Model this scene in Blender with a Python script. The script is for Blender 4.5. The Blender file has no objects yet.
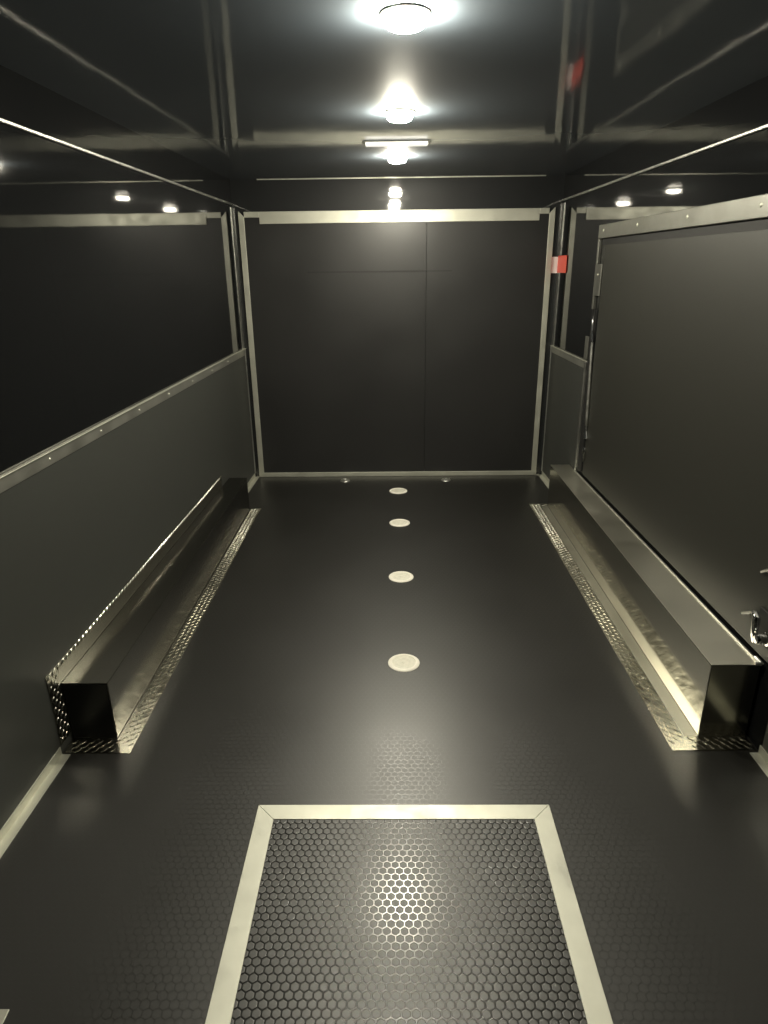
import bpy, bmesh, math, random
from mathutils import Vector, Matrix
random.seed(4)
S = bpy.context.scene
COL = S.collection

# ---------------------------------------------------------------- camera
CAM_H = 1.62
f_px = 653.0
pitch, yaw, roll = math.radians(20.6), math.radians(0.82), math.radians(0.69)
fw = Vector((-math.sin(yaw)*math.cos(pitch), math.cos(yaw)*math.cos(pitch), -math.sin(pitch)))
r0 = Vector((math.cos(yaw), math.sin(yaw), 0)); u0 = r0.cross(fw)
rv = math.cos(roll)*r0 - math.sin(roll)*u0
uv = math.sin(roll)*r0 + math.cos(roll)*u0
cam = bpy.data.cameras.new('camera'); cam_o = bpy.data.objects.new('camera', cam); COL.objects.link(cam_o)
M = Matrix((rv, uv, -fw)).transposed().to_4x4(); M.translation = Vector((0, 0, CAM_H))
cam_o.matrix_world = M
cam.sensor_fit = 'VERTICAL'; cam.sensor_height = 36.0; cam.lens = f_px*36.0/1024.0
cam.clip_start = 0.02
S.camera = cam_o

# ---------------------------------------------------------------- world, exposure
w = bpy.data.worlds.new('world'); S.world = w; w.use_nodes = True
w.node_tree.nodes['Background'].inputs[0].default_value = (0.55, 0.6, 0.65, 1)
w.node_tree.nodes['Background'].inputs[1].default_value = 0.02
S.view_settings.view_transform = 'Standard'; S.view_settings.look = 'None'
S.view_settings.gamma = 1.0; S.view_settings.use_curve_mapping = False
S.view_settings.exposure = 0.0
LAMP = 880.0                      # radiance of the round ceiling lamps
LAMP_COL = (1.0, 0.94, 0.76)

# ---------------------------------------------------------------- node helpers
class NT:
    def __init__(s, nt): s.nt = nt
    def n(s, t, **k):
        o = s.nt.nodes.new(t)
        for a, b in k.items(): setattr(o, a, b)
        return o
    def l(s, a, b): s.nt.links.new(a, b)
    def math(s, op, a, b=None, c=None):
        o = s.n('ShaderNodeMath', operation=op)
        for i, v in enumerate((a, b, c)):
            if v is None: continue
            if isinstance(v, (int, float)): o.inputs[i].default_value = v
            else: s.l(v, o.inputs[i])
        return o.outputs[0]

def mat(name, col, rough=0.5, metal=0.0, spec=0.5, coat=0.0, coat_r=0.03,
        bump=None, var=None, rvar=None, aniso=0.0):
    """bump=(scale, strength, stretch); var/rvar=(scale, amount)"""
    m = bpy.data.materials.new(name); m.use_nodes = True
    t = NT(m.node_tree); b = m.node_tree.nodes['Principled BSDF']
    b.inputs['Base Color'].default_value = (*col, 1); b.inputs['Roughness'].default_value = rough
    b.inputs['Metallic'].default_value = metal; b.inputs['Specular IOR Level'].default_value = spec
    b.inputs['Coat Weight'].default_value = coat; b.inputs['Coat Roughness'].default_value = coat_r
    if aniso: b.inputs['Anisotropic'].default_value = aniso
    tc = t.n('ShaderNodeTexCoord')
    if bump:
        mp = t.n('ShaderNodeMapping'); mp.inputs['Scale'].default_value = bump[2]
        t.l(tc.outputs['Object'], mp.inputs[0])
        nz = t.n('ShaderNodeTexNoise'); nz.inputs['Scale'].default_value = bump[0]; nz.inputs['Detail'].default_value = 3
        t.l(mp.outputs[0], nz.inputs['Vector'])
        bp = t.n('ShaderNodeBump'); bp.inputs['Strength'].default_value = 1.0; bp.inputs['Distance'].default_value = bump[1]
        t.l(nz.outputs[0], bp.inputs['Height']); t.l(bp.outputs[0], b.inputs['Normal'])
        if coat: t.l(bp.outputs[0], b.inputs['Coat Normal'])
    if var:
        nz = t.n('ShaderNodeTexNoise'); nz.inputs['Scale'].default_value = var[0]; nz.inputs['Detail'].default_value = 5
        t.l(tc.outputs['Object'], nz.inputs['Vector'])
        mr = t.n('ShaderNodeMapRange'); mr.inputs[3].default_value = 1-var[1]; mr.inputs[4].default_value = 1+var[1]
        t.l(nz.outputs[0], mr.inputs[0])
        vm = t.n('ShaderNodeVectorMath', operation='SCALE'); vm.inputs[0].default_value = col
        t.l(mr.outputs[0], vm.inputs['Scale']); t.l(vm.outputs[0], b.inputs['Base Color'])
    if rvar:
        nz = t.n('ShaderNodeTexNoise'); nz.inputs['Scale'].default_value = rvar[0]; nz.inputs['Detail'].default_value = 4
        t.l(tc.outputs['Object'], nz.inputs['Vector'])
        mr = t.n('ShaderNodeMapRange'); mr.inputs[1].default_value = .3; mr.inputs[2].default_value = .7
        mr.inputs[3].default_value = max(0.01, rough-rvar[1]); mr.inputs[4].default_value = rough+rvar[1]
        t.l(nz.outputs[0], mr.inputs[0]); t.l(mr.outputs[0], b.inputs['Roughness'])
    return m

def hex_rubber(name, col, rough, depth, pitch=0.0232, gl=.28, g0=.36):
    """black rubber flooring moulded with small pointy-top hexagon studs"""
    m = mat(name, col, rough, spec=0.95, var=(3.0, .12))
    t = NT(m.node_tree); b = m.node_tree.nodes['Principled BSDF']
    g = t.n('ShaderNodeNewGeometry'); sp = t.n('ShaderNodeSeparateXYZ'); t.l(g.outputs['Position'], sp.inputs[0])
    x = t.math('DIVIDE', sp.outputs[0], pitch); y = t.math('DIVIDE', sp.outputs[1], pitch)
    R3 = math.sqrt(3)
    def cell(ox, oy):
        fx = t.math('SUBTRACT', t.math('FLOORED_MODULO', t.math('ADD', x, ox), 1.0), .5)
        fy = t.math('SUBTRACT', t.math('FLOORED_MODULO', t.math('ADD', y, oy), R3), R3/2)
        ax, ay = t.math('ABSOLUTE', fx), t.math('ABSOLUTE', fy)
        return t.math('MAXIMUM', ax, t.math('ADD', t.math('MULTIPLY', ax, .5), t.math('MULTIPLY', ay, R3/2)))
    d = t.math('MINIMUM', cell(0, 0), cell(.5, R3/2))
    mr = t.n('ShaderNodeMapRange', interpolation_type='SMOOTHSTEP')
    mr.inputs[1].default_value = g0; mr.inputs[2].default_value = g0+.09; mr.inputs[3].default_value = 1; mr.inputs[4].default_value = 0
    t.l(d, mr.inputs[0])
    nz = t.n('ShaderNodeTexNoise'); nz.inputs['Scale'].default_value = 420; t.l(g.outputs['Position'], nz.inputs['Vector'])
    h = t.math('ADD', mr.outputs[0], t.math('MULTIPLY', nz.outputs[0], .05))
    bp = t.n('ShaderNodeBump'); bp.inputs['Distance'].default_value = depth; bp.inputs['Strength'].default_value = 1
    t.l(h, bp.inputs['Height']); t.l(bp.outputs[0], b.inputs['Normal'])
    # the studs are worn dull, the moulded channels between them stay smooth
    nz2 = t.n('ShaderNodeTexNoise'); nz2.inputs['Scale'].default_value = 2.2; nz2.inputs['Detail'].default_value = 4
    t.l(g.outputs['Position'], nz2.inputs['Vector'])
    r = t.n('ShaderNodeMapRange'); r.inputs[3].default_value = rough-gl; r.inputs[4].default_value = rough
    t.l(mr.outputs[0], r.inputs[0])
    rr = t.math('ADD', r.outputs[0], t.math('MULTIPLY', t.math('SUBTRACT', nz2.outputs[0], .5), .12))
    t.l(rr, b.inputs['Roughness'])
    return m

M_gloss = mat('gloss_black_panel', (.008, .0085, .009), .035, spec=.5, bump=(1.1, .0016, (1, 1, 1)))
M_header = mat('gloss_black_header', (.012, .013, .014), .5, spec=.3, coat=1.0, coat_r=.04, bump=(1.3, .002, (1, 1, 1)))
M_ceil = mat('black_ceiling_lamp_haze', (.090, .118, .150), .64, spec=1.0, coat=1.0, coat_r=.07, bump=(1.5, .003, (1, .8, 1)))  # base lifted from black to blue-grey, painting in the haze around the lamps
M_floor = hex_rubber('hex_rubber_floor', (.006, .0058, .0045), .43, .00005, 0.0232, .13, .41)
M_hatch = hex_rubber('hex_rubber_hatch', (.008, .008, .0064), .46, .00055, 0.0232, .24)
M_wain = mat('charcoal_wall_lining', (.038, .040, .036), .5, spec=.6, bump=(30, .0002, (1, 1, 1)), var=(2, .05))
M_ramp = mat('satin_black_door', (.020, .020, .020), .38, spec=.5, bump=(2, .002, (1, 1, .4)), rvar=(2.5, .05))
M_door = mat('satin_charcoal_door', (.019, .019, .015), .48, spec=.8, bump=(1.5, .002, (1, 1, 1)))
M_rubber = mat('black_rubber', (.01, .01, .01), .6)
M_alu = mat('aluminium_trim', (.74, .74, .70), .36, metal=1, rvar=(25, .08), var=(18, .08))
M_alu_dull = mat('weathered_aluminium', (.60, .60, .52), .5, metal=.75, rvar=(12, .1), var=(9, .15))
M_mirror_dk = mat('polished_aluminium', (.17, .167, .145), .2, metal=1, bump=(1.2, .003, (1, .5, 1)))
M_mirror = mat('brushed_aluminium', (.70, .68, .58), .12, metal=1, bump=(1.0, .003, (1, .5, 1)), rvar=(3, .04))
M_front = mat('brushed_end_panel', (.42, .41, .35), .17, metal=1)
M_end = mat('black_end_cap', (.006, .006, .006), .3)
M_tread_dk = mat('dark_tread_plate', (.50, .49, .43), .24, metal=1)
M_top = mat('brushed_aluminium_top', (.74, .72, .63), .36, metal=1, rvar=(4, .06), bump=(1.0, .003, (1, .5, 1)))
M_tread = mat('tread_plate_aluminium', (.60, .58, .50), .21, metal=1, rvar=(30, .08))
M_chrome = mat('chrome', (.85, .85, .84), .08, metal=1)
M_cap = mat('cap_aluminium', (.42, .42, .38), .42, metal=.85, rvar=(10, .08), var=(7, .15))
M_frame = mat('dull_grey_aluminium', (.26, .26, .235), .42, metal=.85, rvar=(10, .08), var=(7, .15))
M_white = mat('white_plastic', (.75, .76, .72), .4)
M_disc = mat('matt_grey_disc', (.80, .77, .68), .5, spec=.4, var=(60, .10))
M_disc_in = mat('matt_grey_disc_recess', (.66, .64, .55), .6, var=(90, .18))
M_red = mat('red_reflective', (.75, .07, .04), .35)
M_wht = mat('white_reflective', (.72, .70, .68), .35)

def emis(name, col, k):
    m = bpy.data.materials.new(name); m.use_nodes = True
    b = m.node_tree.nodes['Principled BSDF']; b.inputs['Base Color'].default_value = (.8, .8, .8, 1)
    b.inputs['Emission Color'].default_value = (*col, 1); b.inputs['Emission Strength'].default_value = k
    return m
M_lens = emis('lit_lens', LAMP_COL, LAMP)
M_lens_glow = emis('strip_lens_glow', (1, .97, .86), .9)  # unlit bar: weak glow stands in for light falling from the lamps

# ---------------------------------------------------------------- mesh helpers
def XL(y): return -1.195 + (y-1.9)*.016       # the side walls draw in a little towards the ramp door
def XR(y): return 1.290 - (y-1.9)*.0165
D = 5.17; ZC = 2.21; YB = -1.7; ZW = 1.035; ZA = 2.05

def hexa(bm, c):
    v = [bm.verts.new(p) for p in c]
    for q in ((0, 3, 2, 1), (4, 5, 6, 7), (0, 1, 5, 4), (1, 2, 6, 5), (2, 3, 7, 6), (3, 0, 4, 7)): bm.faces.new([v[i] for i in q])
def box(bm, x0, x1, y0, y1, z0, z1):
    hexa(bm, [(x0, y0, z0), (x1, y0, z0), (x1, y1, z0), (x0, y1, z0), (x0, y0, z1), (x1, y0, z1), (x1, y1, z1), (x0, y1, z1)])
def wbox(bm, side, y0, y1, z0, z1, o0, o1):
    """box lying along a side wall, o = distance from the wall surface into the room"""
    s = 1 if side == 'L' else -1; X = XL if side == 'L' else XR
    pts = [(X(y0)+s*o0, y0), (X(y0)+s*o1, y0), (X(y1)+s*o1, y1), (X(y1)+s*o0, y1)]
    if s < 0: pts = pts[::-1]
    hexa(bm, [(a, b, z0) for a, b in pts]+[(a, b, z1) for a, b in pts])
def prism(bm, poly, z0, z1):
    lo = [bm.verts.new((a, b, z0)) for a, b in poly]; hi = [bm.verts.new((a, b, z1)) for a, b in poly]
    bm.faces.new(lo[::-1]); bm.faces.new(hi); n = len(poly)
    for i in range(n): bm.faces.new((lo[i], lo[(i+1) % n], hi[(i+1) % n], hi[i]))
def lathe(bm, prof, c, axis='z', n=32):
    """prof = [(r, h)...] revolved; closes at r=0 ends"""
    def P(r, h, a):
        ca, sa = r*math.cos(a), r*math.sin(a)
        if axis == 'z': return (c[0]+ca, c[1]+sa, c[2]+h)
        if axis == 'x': return (c[0]+h, c[1]+ca, c[2]+sa)
        return (c[0]+ca, c[1]+h, c[2]+sa)
    rows = []
    for r, h in prof:
        rows.append([bm.verts.new(P(0, h, 0))] if r == 0 else [bm.verts.new(P(r, h, 2*math.pi*i/n)) for i in range(n)])
    for a, b in zip(rows, rows[1:]):
        for i in range(n):
            j = (i+1) % n
            if len(a) == 1 and len(b) == 1: continue
            if len(a) == 1: bm.faces.new((a[0], b[j], b[i]))
            elif len(b) == 1: bm.faces.new((a[i], a[j], b[0]))
            else: bm.faces.new((a[i], a[j], b[j], b[i]))
def tube(bm, pts, rad, n=10):
    pts = [Vector(p) for p in pts]; rings = []
    if not isinstance(rad, (list, tuple)): rad = [rad]*len(pts)
    for i, p in enumerate(pts):
        d = (pts[min(i+1, len(pts)-1)]-pts[max(i-1, 0)]).normalized()
        a = d.orthogonal().normalized() if i == 0 else (a_prev - d*a_prev.dot(d)).normalized()
        a_prev = a; b = d.cross(a)
        rings.append([bm.verts.new(p+rad[i]*(a*math.cos(2*math.pi*k/n)+b*math.sin(2*math.pi*k/n))) for k in range(n)])
    for A, B in zip(rings, rings[1:]):
        for k in range(n): bm.faces.new((A[k], A[(k+1) % n], B[(k+1) % n], B[k]))
    bm.faces.new(rings[0][::-1]); bm.faces.new(rings[-1])

def obj(name, bm, m, parent=None, bev=0, smooth=False):
    bmesh.ops.recalc_face_normals(bm, faces=bm.faces)
    me = bpy.data.meshes.new(name); bm.to_mesh(me); bm.free(); me.materials.append(m)
    o = bpy.data.objects.new(name, me); COL.objects.link(o)
    if parent:
        o.parent = parent
        if parent.type == 'EMPTY' or True:
            # mesh data was written in world space
            base = parent; off = Vector((0, 0, 0))
            while base: off += base.location; base = base.parent
            me.transform(Matrix.Translation(-off))
    if smooth:
        for p in me.polygons: p.use_smooth = True
        me.set_sharp_from_angle(angle=math.radians(35))
    if bev:
        b = o.modifiers.new('bevel', 'BEVEL'); b.width = bev; b.segments = 2; b.limit_method = 'ANGLE'; b.harden_normals = False
    return o
def struct(o): o['kind'] = 'structure'; return o
def empty(name, loc):
    o = bpy.data.objects.new(name, None); COL.objects.link(o); o.location = loc; o.empty_display_size = .1; return o
def tag(o, label, cat, group=None):
    o['label'] = label; o['category'] = cat
    if group: o['group'] = group
    return o
def NB(): return bmesh.new()

# ---------------------------------------------------------------- the room shell
bm = NB(); box(bm, -1.45, 1.5, YB-.05, D+.08, -.06, 0); struct(obj('floor', bm, M_floor))
bm = NB(); box(bm, -1.45, 1.5, YB-.05, D+.08, ZC, ZC+.05); ceiling = struct(obj('ceiling', bm, M_ceil))
bm = NB(); wbox(bm, 'L', YB, D, 0, ZC, -.06, 0); wall_left = struct(obj('wall_left', bm, M_gloss))
bm = NB(); wbox(bm, 'R', YB, D, 0, ZC, -.06, 0); wall_right = struct(obj('wall_right', bm, M_gloss))
bm = NB(); box(bm, -1.42, 1.48, D, D+.06, 0, ZC); wall_back = struct(obj('wall_back', bm, M_header))
bm = NB(); box(bm, -1.42, 1.48, YB-.05, YB, 0, ZC); struct(obj('wall_front', bm, M_gloss))

# thin bright joint where the ceiling meets the back header
bm = NB(); box(bm, -.95, 1.10, D-.006, D, ZC-.004, ZC); struct(obj('trim_1', bm, M_alu_dull))

# side wall mouldings and lower linings ---------------------------------
def side_wall(side, wall, ya, yb, k):
    bm = NB(); wbox(bm, side, YB, D, ZA-.006, ZA+.006, 0, .010); obj('upper_moulding', bm, M_alu, wall, .003)
    bm = NB(); wbox(bm, side, ya, yb, 0, ZW-.01, 0, .006); obj('lower_lining', bm, M_wain, wall)
    # cap strip: face leg and a narrow top ledge
    bm = NB(); wbox(bm, side, ya, yb, ZW-.045, ZW, .004, .010); 
    cap = obj('cap_trim', bm, M_cap, wall, .0015)
    bm = NB(); wbox(bm, side, ya, yb, ZW, ZW+.004, 0, .017); obj('ledge', bm, M_alu_dull, cap, .0018)
    # bright edging of the lining at the ramp door end and a corner strip over it
    bm = NB(); wbox(bm, side, D-.014, D, .03, ZW, .004, .012); obj('lining_end_trim', bm, M_alu, wall, .002)
    bm = NB(); wbox(bm, side, D-.06, D-.001, ZW, ZA-.02, 0, .004); obj('corner_trim_reflection', bm, M_alu, wall, .001)  # thin corner strip, widened to stand in for the door trim's reflection
    return cap
def screw(side, y, z, o, parent, r=.006):
    s = 1 if side == 'L' else -1; x = (XL if side == 'L' else XR)(y)+s*o
    bm = NB(); lathe(bm, [(0, s*.0035), (r*.6, s*.0028), (r, 0), (r, -s*.004), (0, -s*.004)], (x, y, z), 'x', 12)
    return obj('screw', bm, M_alu_dull, parent, 0, True)
cap = side_wall('L', wall_left, YB, D, 0)
for i in range(8): screw('L', 1.75+i*.41, ZW-.024, .010, cap)
cap = side_wall('R', wall_right, 4.27, D, 0)
bm = NB(); wbox(bm, 'R', 4.25, 4.27, .31, ZW, 0, .016); obj('lining_edge_trim', bm, M_alu, wall_right, .002)
bm = NB(); wbox(bm, 'R', 4.262, 4.325, 1.05, 1.19, 0, .008); obj('joint_plate', bm, M_frame, wall_right, .002)
bm = NB(); wbox(bm, 'R', YB, 1.86, 0, .31, 0, .006); obj('lower_lining', bm, M_frame, wall_right)
# the short run of lining hidden below the right-hand door is behind the wheel box

# floor edge angles ------------------------------------------------------
def angle(name, side, y0, y1):
    bm = NB(); wbox(bm, side, y0, y1, 0, .036, .006, .010); wbox(bm, side, y0, y1, 0, .004, .006, .040)
    struct(obj(name, bm, M_alu_dull, None, .001))
angle('baseboard_left', 'L', YB, 1.866)
angle('baseboard_left', 'L', 4.42, D-.02)
angle('baseboard_right', 'R', YB, 1.868)
angle('baseboard_right', 'R', 4.47, D-.02)

# ---------------------------------------------------------------- the ramp door in the back wall
bm = NB()
y0 = D-.012
box(bm, -1.06, .260, y0, D, .03, 1.962); box(bm, .262, 1.14, y0, D, .03, 1.962)
door1 = struct(obj('door_1', bm, M_ramp, None, .0008))
bm = NB(); x0, x1, x2, x3 = -.95, -.50, .30, 1.07
prism(bm, [(-.62, y0-.0006), (-.3, y0-.003), (.2, y0-.003), (.45, y0-.0006), (.45, y0), (-.62, y0)], 1.580, 1.591)
obj('panel_crease', bm, M_rubber, door1)
bm = NB(); box(bm, -.95, 1.07, D-.020, D, 1.918, 2.000); box(bm, -1.06, -.951, D-.018, D, 1.962, 2.0); box(bm, 1.071, 1.14, D-.018, D, 1.962, 2.0)
obj('header_trim', bm, M_alu_dull, door1, .002)
for xa, xb in ((-1.10, -1.06), (1.14, 1.18)):
    inner = xb if xa < 0 else xa; outer = xa if xa < 0 else xb
    bm = NB()
    zz = [(outer, .034), (inner, .034), (inner, 1.965), (outer*.985+inner*.015, 2.005), (outer, 1.99)]
    a = [bm.verts.new((x, D-.022, z)) for x, z in zz]; b = [bm.verts.new((x, D, z)) for x, z in zz]
    bm.faces.new(a); bm.faces.new(b[::-1])
    for i in range(5): bm.faces.new((a[i], b[i], b[(i+1) % 5], a[(i+1) % 5]))
    obj('side_trim', bm, M_alu_dull, door1, .002)
bm = NB()
prism(bm, [(-1.10, D-.022), (1.18, D-.022), (1.21, D-.06), (1.21, D), (-1.125, D), (-1.125, D-.045)], 0, .004)
box(bm, -1.10, 1.18, D-.024, D, .004, .036)
obj('sill_trim', bm, M_alu_dull, door1, .0015)

# ---------------------------------------------------------------- the side door on the right
YH = 4.20; YN = .9; ZT = 1.835
bm = NB(); wbox(bm, 'R', YN, YH-.10, .335, ZT-.112, 0, .012); door2 = struct(obj('door_2', bm, M_door, None, .002))
bm = NB(); wbox(bm, 'R', YN, YH-.02, ZT-.112, ZT-.075, 0, .004); obj('gap_strip', bm, M_rubber, door2)  # black strip along the gap below the frame head
bm = NB(); wbox(bm, 'R', YN, YH+.02, ZT-.075, ZT, 0, .020); ft = obj('frame_head', bm, M_frame, door2, .003)
for y in (4.13, 3.6, 3.03, 2.46, 1.9): screw('R', y, ZT-.033, .020, ft, .009)
bm = NB(); wbox(bm, 'R', YH-.006, YH+.02, 1.36, ZT-.076, 0, .020); obj('frame_jamb', bm, M_frame, door2, .003)
bm = NB(); wbox(bm, 'R', YH-.10, YH-.008, 1.44, 1.62, .012, .021); hg = obj('hinge', bm, M_frame, door2, .003)
screw('R', YH-.05, 1.56, .021, hg, .008)
bm = NB(); wbox(bm, 'R', YH-.045, YH+.04, .335, 1.36, 0, .006); obj('jamb_seal', bm, M_rubber, door2)
# lock rod down the hinge side, with its guide, tip and catch
xr = XR(4.14)-.022
bm = NB(); tube(bm, [(xr, 4.125, 1.17), (xr, 4.125, 1.14), (xr, 4.085, .70), (xr, 4.08, .66)], [.008, .010, .010, .008], 12)
rod = obj('lock_rod', bm, M_alu, door2, 0, True)
bm = NB(); tube(bm, [(xr, 4.08, .662), (xr+.004, 4.085, .62), (xr+.002, 4.06, .585), (xr, 4.10, .575), (xr+.004, 4.115, .61)], .006, 8); obj('rod_hook', bm, M_chrome, rod, 0, True)
bm = NB(); lathe(bm, [(0, -.016), (.014, -.016), (.014, .0), (.010, .012), (.006, .022), (0, .022)], (xr, 4.075, .50), 'z', 14)
tube(bm, [(xr, 4.075, .49), (xr, 4.07, .43)], .008, 10); obj('rod_catch', bm, M_chrome, door2, 0, True)
bm = NB(); tube(bm, [(xr+.004, 4.175, 1.36), (xr+.004, 4.172, 1.25), (xr, 4.15, 1.21), (xr, 4.125, 1.17)], [.005, .005, .010, .006], 8); obj('rod_guide', bm, M_chrome, door2, 0, True)
# latch gear at the near lower part of the door
def latch(y, z, name):
    """slam latch: black pan, chrome paddle that rises out of it and curls over, round lock barrel"""
    x = XR(y)-.012
    bm = NB(); prism(bm, [(x-.008, y-.085), (x+.0, y-.085), (x+.0, y+.03), (x-.008, y+.03)], z-.07, z+.05); p = obj(name, bm, M_rubber, door2, .004)
    pts = [(x-.004, y+.125, z-.030), (x-.010, y+.090, z-.008), (x-.018, y+.050, z+.016), (x-.026, y+.018, z+.028),
           (x-.032, y-.004, z+.022), (x-.034, y-.010, z-.005), (x-.032, y-.010, z-.045), (x-.028, y-.008, z-.070)]
    bm = NB(); tube(bm, pts, [.007, .008, .009, .011, .013, .013, .010, .005], 14); obj('lever', bm, M_chrome, p, 0, True)
    bm = NB(); lathe(bm, [(0, -.045), (.014, -.044), (.018, -.036), (.018, -.012), (.024, -.010), (.024, 0), (0, 0)], (x-.008, y-.055, z-.03), 'x', 20); obj('lock_barrel', bm, M_chrome, p, 0, True)
latch(1.985, .455, 'latch')
latch(1.925, .650, 'latch')

# ---------------------------------------------------------------- wheel boxes
def lozenges(bm, x0, x1, y0, y1, z, sgn, test=None, plane='z', X=None, s=1, k0=1.0):
    """raised slanting bars of a tread plate in the rectangle; plane 'z' floor, 'x' wall"""
    L, W, H = .0140, .0040, .0026
    pu, pv = .031, .0215; row = 0; v = y0+.010
    nrow = max(1, int((x1-x0)/pv)); m0 = ((x1-x0)-(nrow-1)*pv)/2
    ncol = max(1, int((y1-y0)/pu))
    for a in range(nrow):
        for c in range(ncol+1):
            cx = x0+m0+a*pv; cy = y0+.012+c*pu+(a % 2)*pu/2
            if cy > y1-.010: continue
            if test and not test(cx, cy): continue
            dx, dy = .72*sgn, .70
            base = [(-L, 0), (-L*.45, W), (L*.45, W), (L, 0), (L*.45, -W), (-L*.45, -W)]
            def tr(p, h, k=1.0):
                u_, v_ = p[0]*k*k0, p[1]*k*k0
                a_, b_ = cx+u_*dx-v_*dy, cy+u_*dy+v_*dx
                if plane == 'z': return (a_, b_, z+h)
                return (X(b_)+s*(z+h), b_, a_)
            lo = [bm.verts.new(tr(p, 0)) for p in base]; hi = [bm.verts.new(tr(p, H, .72)) for p in base]
            bm.faces.new(hi)
            for i in range(6): bm.faces.new((lo[i], lo[(i+1) % 6], hi[(i+1) % 6], hi[i]))
def wheel_box(side, xi, xo, xs, zt, y0, y1, ys0, ys1, m, label):
    """xi inner face, xo outer edge of floor strip, xs inner edge of floor strip"""
    s = 1 if side == 'L' else -1; X = XL if side == 'L' else XR
    root = tag(empty('wheel_box', (X(3.1)+s*.09, 3.1, 0)), label, 'wheel box', 'wheel boxes along the side walls')
    q = lambda y: X(y)+s*.0095
    bm = NB(); poly = [(q(y0), y0), (xi, y0), (xi, y1), (q(y1), y1)]
    if s < 0: poly = poly[::-1]
    prism(bm, poly, .0035, zt-.003); obj('box_shell', bm, m, root, .0025)
    bm = NB(); e_ = -s*.0005
    pt = [(q(y0), y0-.001), (xi+s*.001, y0-.001), (xi+s*.001, y1+.001), (q(y1), y1+.001)]
    prism(bm, pt if s > 0 else pt[::-1], zt-.003, zt); obj('top_plate', bm, M_top if s < 0 else m, root, .001)
    if s < 0:
        bm = NB(); box(bm, xi+.002, q(y0)-.002, y0-.0015, y0, .004, zt-.004); obj('end_panel', bm, M_front, root, .0008)
    if s > 0:
        bm = NB(); box(bm, q(y0)+.004, xi-.004, y0-.002, y0, .006, zt-.006)
        obj('end_panel', bm, M_end, root, .001)['label'] = 'black end panel'
    # smooth foot flange
    lo, hi = sorted((xi+s*.001, xs))
    if hi-lo > .02:
        bm = NB(); box(bm, lo, hi, y0, y1, 0, .0035); obj('foot_flange', bm, M_top, root, .0008)
    # tread plate strips on the floor, mitred at the corner
    a, b = sorted((xs, xo))
    bm = NB(); pl = [(xs, y0), (xo, ys0), (xo, ys1), (xs, ys1)]
    prism(bm, pl if s < 0 else pl[::-1], 0, .003)
    lozenges(bm, a, b, ys0, ys1, .003, s, lambda x, y: y > y0-(abs(x-xs))*(y0-ys0)/abs(xo-xs)+.012)
    obj('tread_strip', bm, M_tread, root)
    bm = NB(); pl = [(xs, y0), (q(y0), y0), (q(ys0), ys0), (xo, ys0)]
    prism(bm, pl if s < 0 else pl[::-1], 0, .003)
    # bars of the front strip: three rows running across
    xa, xb = sorted((q(y0), xs))
    L, W, H = .0140, .0040, .0026
    for r in range(3):
        n = int((xb-xa)/.031)
        for c in range(n+2):
            cx = xa+.016+c*.031+(r % 2)*.0155; cy = ys0+.015+r*.0215
            if cx > xb+.01 or cx < xa+.012: continue
            dx, dy = .72*s, .70
            base = [(-L, 0), (-L*.45, W), (L*.45, W), (L, 0), (L*.45, -W), (-L*.45, -W)]
            tr = lambda p, h, k=1.0: (cx+p[0]*k*dx-p[1]*k*dy, cy+p[0]*k*dy+p[1]*k*dx, .003+h)
            l_ = [bm.verts.new(tr(p, 0)) for p in base]; h_ = [bm.verts.new(tr(p, H, .72)) for p in base]
            bm.faces.new(h_)
            for i in range(6): bm.faces.new((l_[i], l_[(i+1) % 6], h_[(i+1) % 6], h_[i]))
    obj('tread_strip', bm, M_tread, root)
    if side == 'R':
        bm = NB(); box(bm, xs, xi+.015, y1+.001, ys1, 0, .003)
        for c in range(3): lozenges(bm, xs, xi+.012, y1+.002, ys1, .003, s)
        obj('tread_strip', bm, M_tread, root)
        bm = NB(); wbox(bm, 'R', y0-.01, y1-.17, zt, zt+.008, .012, .019)
        x = X(y0)-.020
        tube(bm, [(x-.012, y0-.004, zt+.006), (x+.002, y0-.012, zt+.012), (x-.004, y0+.02, zt+.016)], .008, 10)
        obj('edge_trim', bm, M_alu, root, .004)
    else:
        # tread plate flange on the wall: down the near end and along the top
        bm = NB(); wbox(bm, 'L', y0-.078, y0-.001, .037, zt+.078, .0068, .0095)
        lozenges(bm, .037, zt+.078, y0-.078, y0, .0095, 1, None, 'x', X, 1, .8)
        obj('wall_flange', bm, M_tread_dk, root)
        bm = NB(); wbox(bm, 'L', y0+.0, y1-.19, zt+.001, zt+.078, .0068, .0095)
        lozenges(bm, zt+.056, zt+.078, y0-.07, y1-.20, .0095, 1, None, 'x', X, 1, .95)
        wbox(bm, 'L', y1-.24, y1-.19, zt+.001, zt+.078, .0095, .011)
        obj('wall_flange', bm, M_tread_dk, root)
    return root
wheel_box('L', -1.02, -.945, -1.018, .245, 1.95, 4.36, 1.872, 4.39, M_mirror_dk, 'dark polished metal wheel box along the left wall, reflecting the black floor')
wheel_box('R', 1.108, .985, 1.058, .308, 1.955, 4.41, 1.880, 4.45, M_mirror, 'bright brushed metal wheel box along the right wall below the side door')

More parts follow.
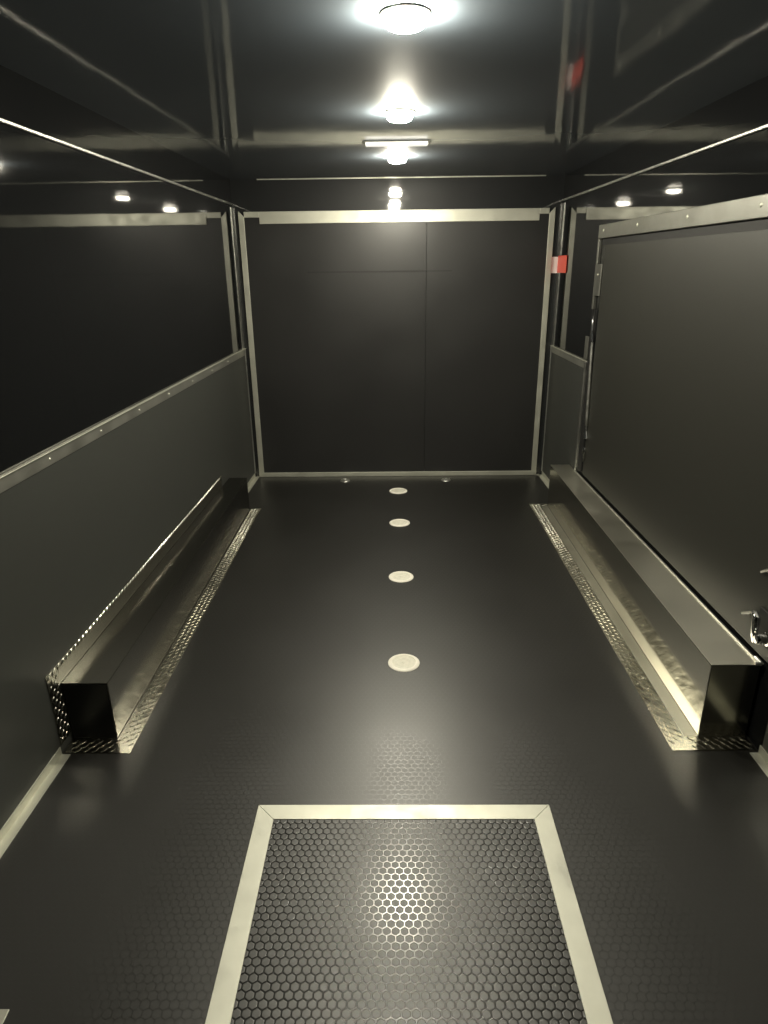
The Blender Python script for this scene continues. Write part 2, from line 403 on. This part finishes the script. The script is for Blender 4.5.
# ---------------------------------------------------------------- floor hatch with aluminium frame
root = tag(empty('floor_hatch', (.028, 1.1, 0)), 'rectangular floor hatch with wide aluminium border and black hexagon rubber panel', 'floor hatch')
X0, X1, Y0, Y1, wd = -.438, .493, .30, 1.630, .058
bm = NB(); box(bm, X0+wd+.001, X1-wd-.001, Y0+wd+.001, Y1-wd-.001, 0, .0025); obj('panel', bm, M_hatch, root)
for pl in ([(X0, Y1), (X0+wd, Y1-wd), (X1-wd, Y1-wd), (X1, Y1)], [(X0, Y0), (X0+wd, Y0+wd), (X0+wd, Y1-wd), (X0, Y1)],
           [(X1, Y1), (X1-wd, Y1-wd), (X1-wd, Y0+wd), (X1, Y0)], [(X0, Y0), (X1, Y0), (X1-wd, Y0+wd), (X0+wd, Y0+wd)]):
    cx = sum(p[0] for p in pl)/4; cy = sum(p[1] for p in pl)/4
    bm = NB(); prism(bm, [(cx+(a-cx)*.9995, cy+(b-cy)*.9995) for a, b in pl], 0, .0045); fr = obj('frame_strip', bm, M_alu_dull, root, .001)

# aluminium plate at the near left corner
bm = NB(); prism(bm, [(XL(0)+.042, .35), (-.875, .35), (-.905, 1.012), (XL(1)+.042, 1.012)], 0, .004)
tag(obj('corner_plate', bm, M_alu_dull, None, .001), 'small bare metal plate cut off by the bottom left corner of the floor', 'metal plate')

# ---------------------------------------------------------------- floor discs
LB = ['largest and nearest pale round disc in the row on the black floor',
      'second nearest pale round disc in the row on the black floor',
      'third pale round disc along the floor, second from the ramp door',
      'farthest pale round floor disc with grey middle, close to the ramp door']
proto = None
for i, (x, y) in enumerate(((.044, 2.436), (.044, 3.279), (.046, 4.097), (.044, 4.767))):
    if not proto:
        e = empty('floor_disc', (x, y, 0))
        bm = NB(); lathe(bm, [(.050, .0035), (.052, .006), (.064, .0055), (.069, .002), (.069, 0), (0, 0)], (x, y, 0), 'z', 40); obj('rim', bm, M_disc, e, 0, True)
        bm = NB(); lathe(bm, [(0, .0055), (.008, .005), (.010, .0036), (.028, .0038), (.030, .0046), (.034, .0036), (.050, .0035), (.050, .001), (0, .001)], (x, y, 0), 'z', 40); obj('face', bm, M_disc_in, e, 0, True)
        proto = e; kids = [c for c in COL.objects if c.parent == e]
    else:
        e = proto.copy(); COL.objects.link(e); e.location = (x, y, 0)
        for k in kids:
            c = k.copy(); COL.objects.link(c); c.parent = e
    tag(e, LB[i], 'floor disc', 'pale discs in a row down the floor')

# ---------------------------------------------------------------- tie-down studs by the ramp door
proto = None
for i, (x, lab) in enumerate(((-.384, 'left of the two small metal tie-down studs at the foot of the ramp door'),
                              (.432, 'right of the two small metal tie-down studs at the foot of the ramp door'))):
    y = 5.035
    if not proto:
        e = empty('floor_stud', (x, y, 0))
        bm = NB(); lathe(bm, [(.0, .004), (.020, .004), (.024, .008), (.034, .006), (.040, 0), (0, 0)], (x, y, 0), 'z', 28); obj('cup', bm, M_alu, e, 0, True)
        bm = NB(); tube(bm, [(x-.022, y+.004, .008), (x-.016, y-.008, .013), (x, y-.014, .014), (x+.016, y-.008, .013), (x+.022, y+.004, .008)], .0035, 8); obj('ring', bm, M_chrome, e, 0, True)
        proto = e; kids = [c for c in COL.objects if c.parent == e]
    else:
        e = proto.copy(); COL.objects.link(e); e.location = (x, y, 0)
        for k in kids: c = k.copy(); COL.objects.link(c); c.parent = e
    tag(e, lab, 'tie-down', 'tie-down studs by the ramp door')

# ---------------------------------------------------------------- reflective tape at the right back corner
e = tag(empty('reflective_tape', (XR(D)-.03, D-.01, 1.615)), 'small red and white reflective tape in the right corner beside the ramp door', 'tape')
bm = NB(); box(bm, 1.182, XR(D)-.002, D-.002, D, 1.56, 1.672); obj('white_segment', bm, M_wht, e)['label'] = 'white segment'
bm = NB(); wbox(bm, 'R', 4.93, D-.003, 1.563, 1.680, .005, .007); obj('red_segment', bm, M_red, e)['label'] = 'red segment'

# ---------------------------------------------------------------- ceiling lamps
LL = {1.956: 'largest and nearest lit round ceiling lamp, at the top edge of the picture',
      3.064: 'middle one of the three lit round ceiling lamps',
      4.208: 'farthest and smallest lit round ceiling lamp, between the light bar and the ramp door'}
proto = None
for y in (1.956, 3.064, 4.208):
    x = .040
    if not proto:
        e = empty('ceiling_lamp', (x, y, ZC))
        bm = NB(); lathe(bm, [(0, 0), (.062, 0), (.063, -.004), (.059, -.008), (.055, -.009), (.053, -.006), (0, -.006)], (x, y, ZC), 'z', 36); obj('bezel', bm, M_white, e, 0, True)
        bm = NB(); lathe(bm, [(0, -.036), (.024, -.0355), (.040, -.033), (.048, -.028), (.051, -.020), (.052, -.0065)], (x, y, ZC), 'z', 36); obj('lens', bm, M_lens, e, 0, True)
        proto = e; kids = [c for c in COL.objects if c.parent == e]
    else:
        e = proto.copy(); COL.objects.link(e); e.location = (x, y, ZC)
        for k in kids: c = k.copy(); COL.objects.link(c); c.parent = e
    tag(e, LL[y], 'ceiling lamp', 'round lamps along the middle of the ceiling')
e = tag(empty('ceiling_light_bar', (.035, 3.74, ZC)), 'slim pale light bar across the ceiling between the two farther round lamps', 'light bar')
bm = NB(); box(bm, -.14, .205, 3.715, 3.775, ZC-.006, ZC); obj('housing', bm, M_frame, e, .003)
bm = NB(); box(bm, -.125, .190, 3.705, 3.765, ZC-.020, ZC-.006); obj('lens', bm, M_lens_glow, e, .005)
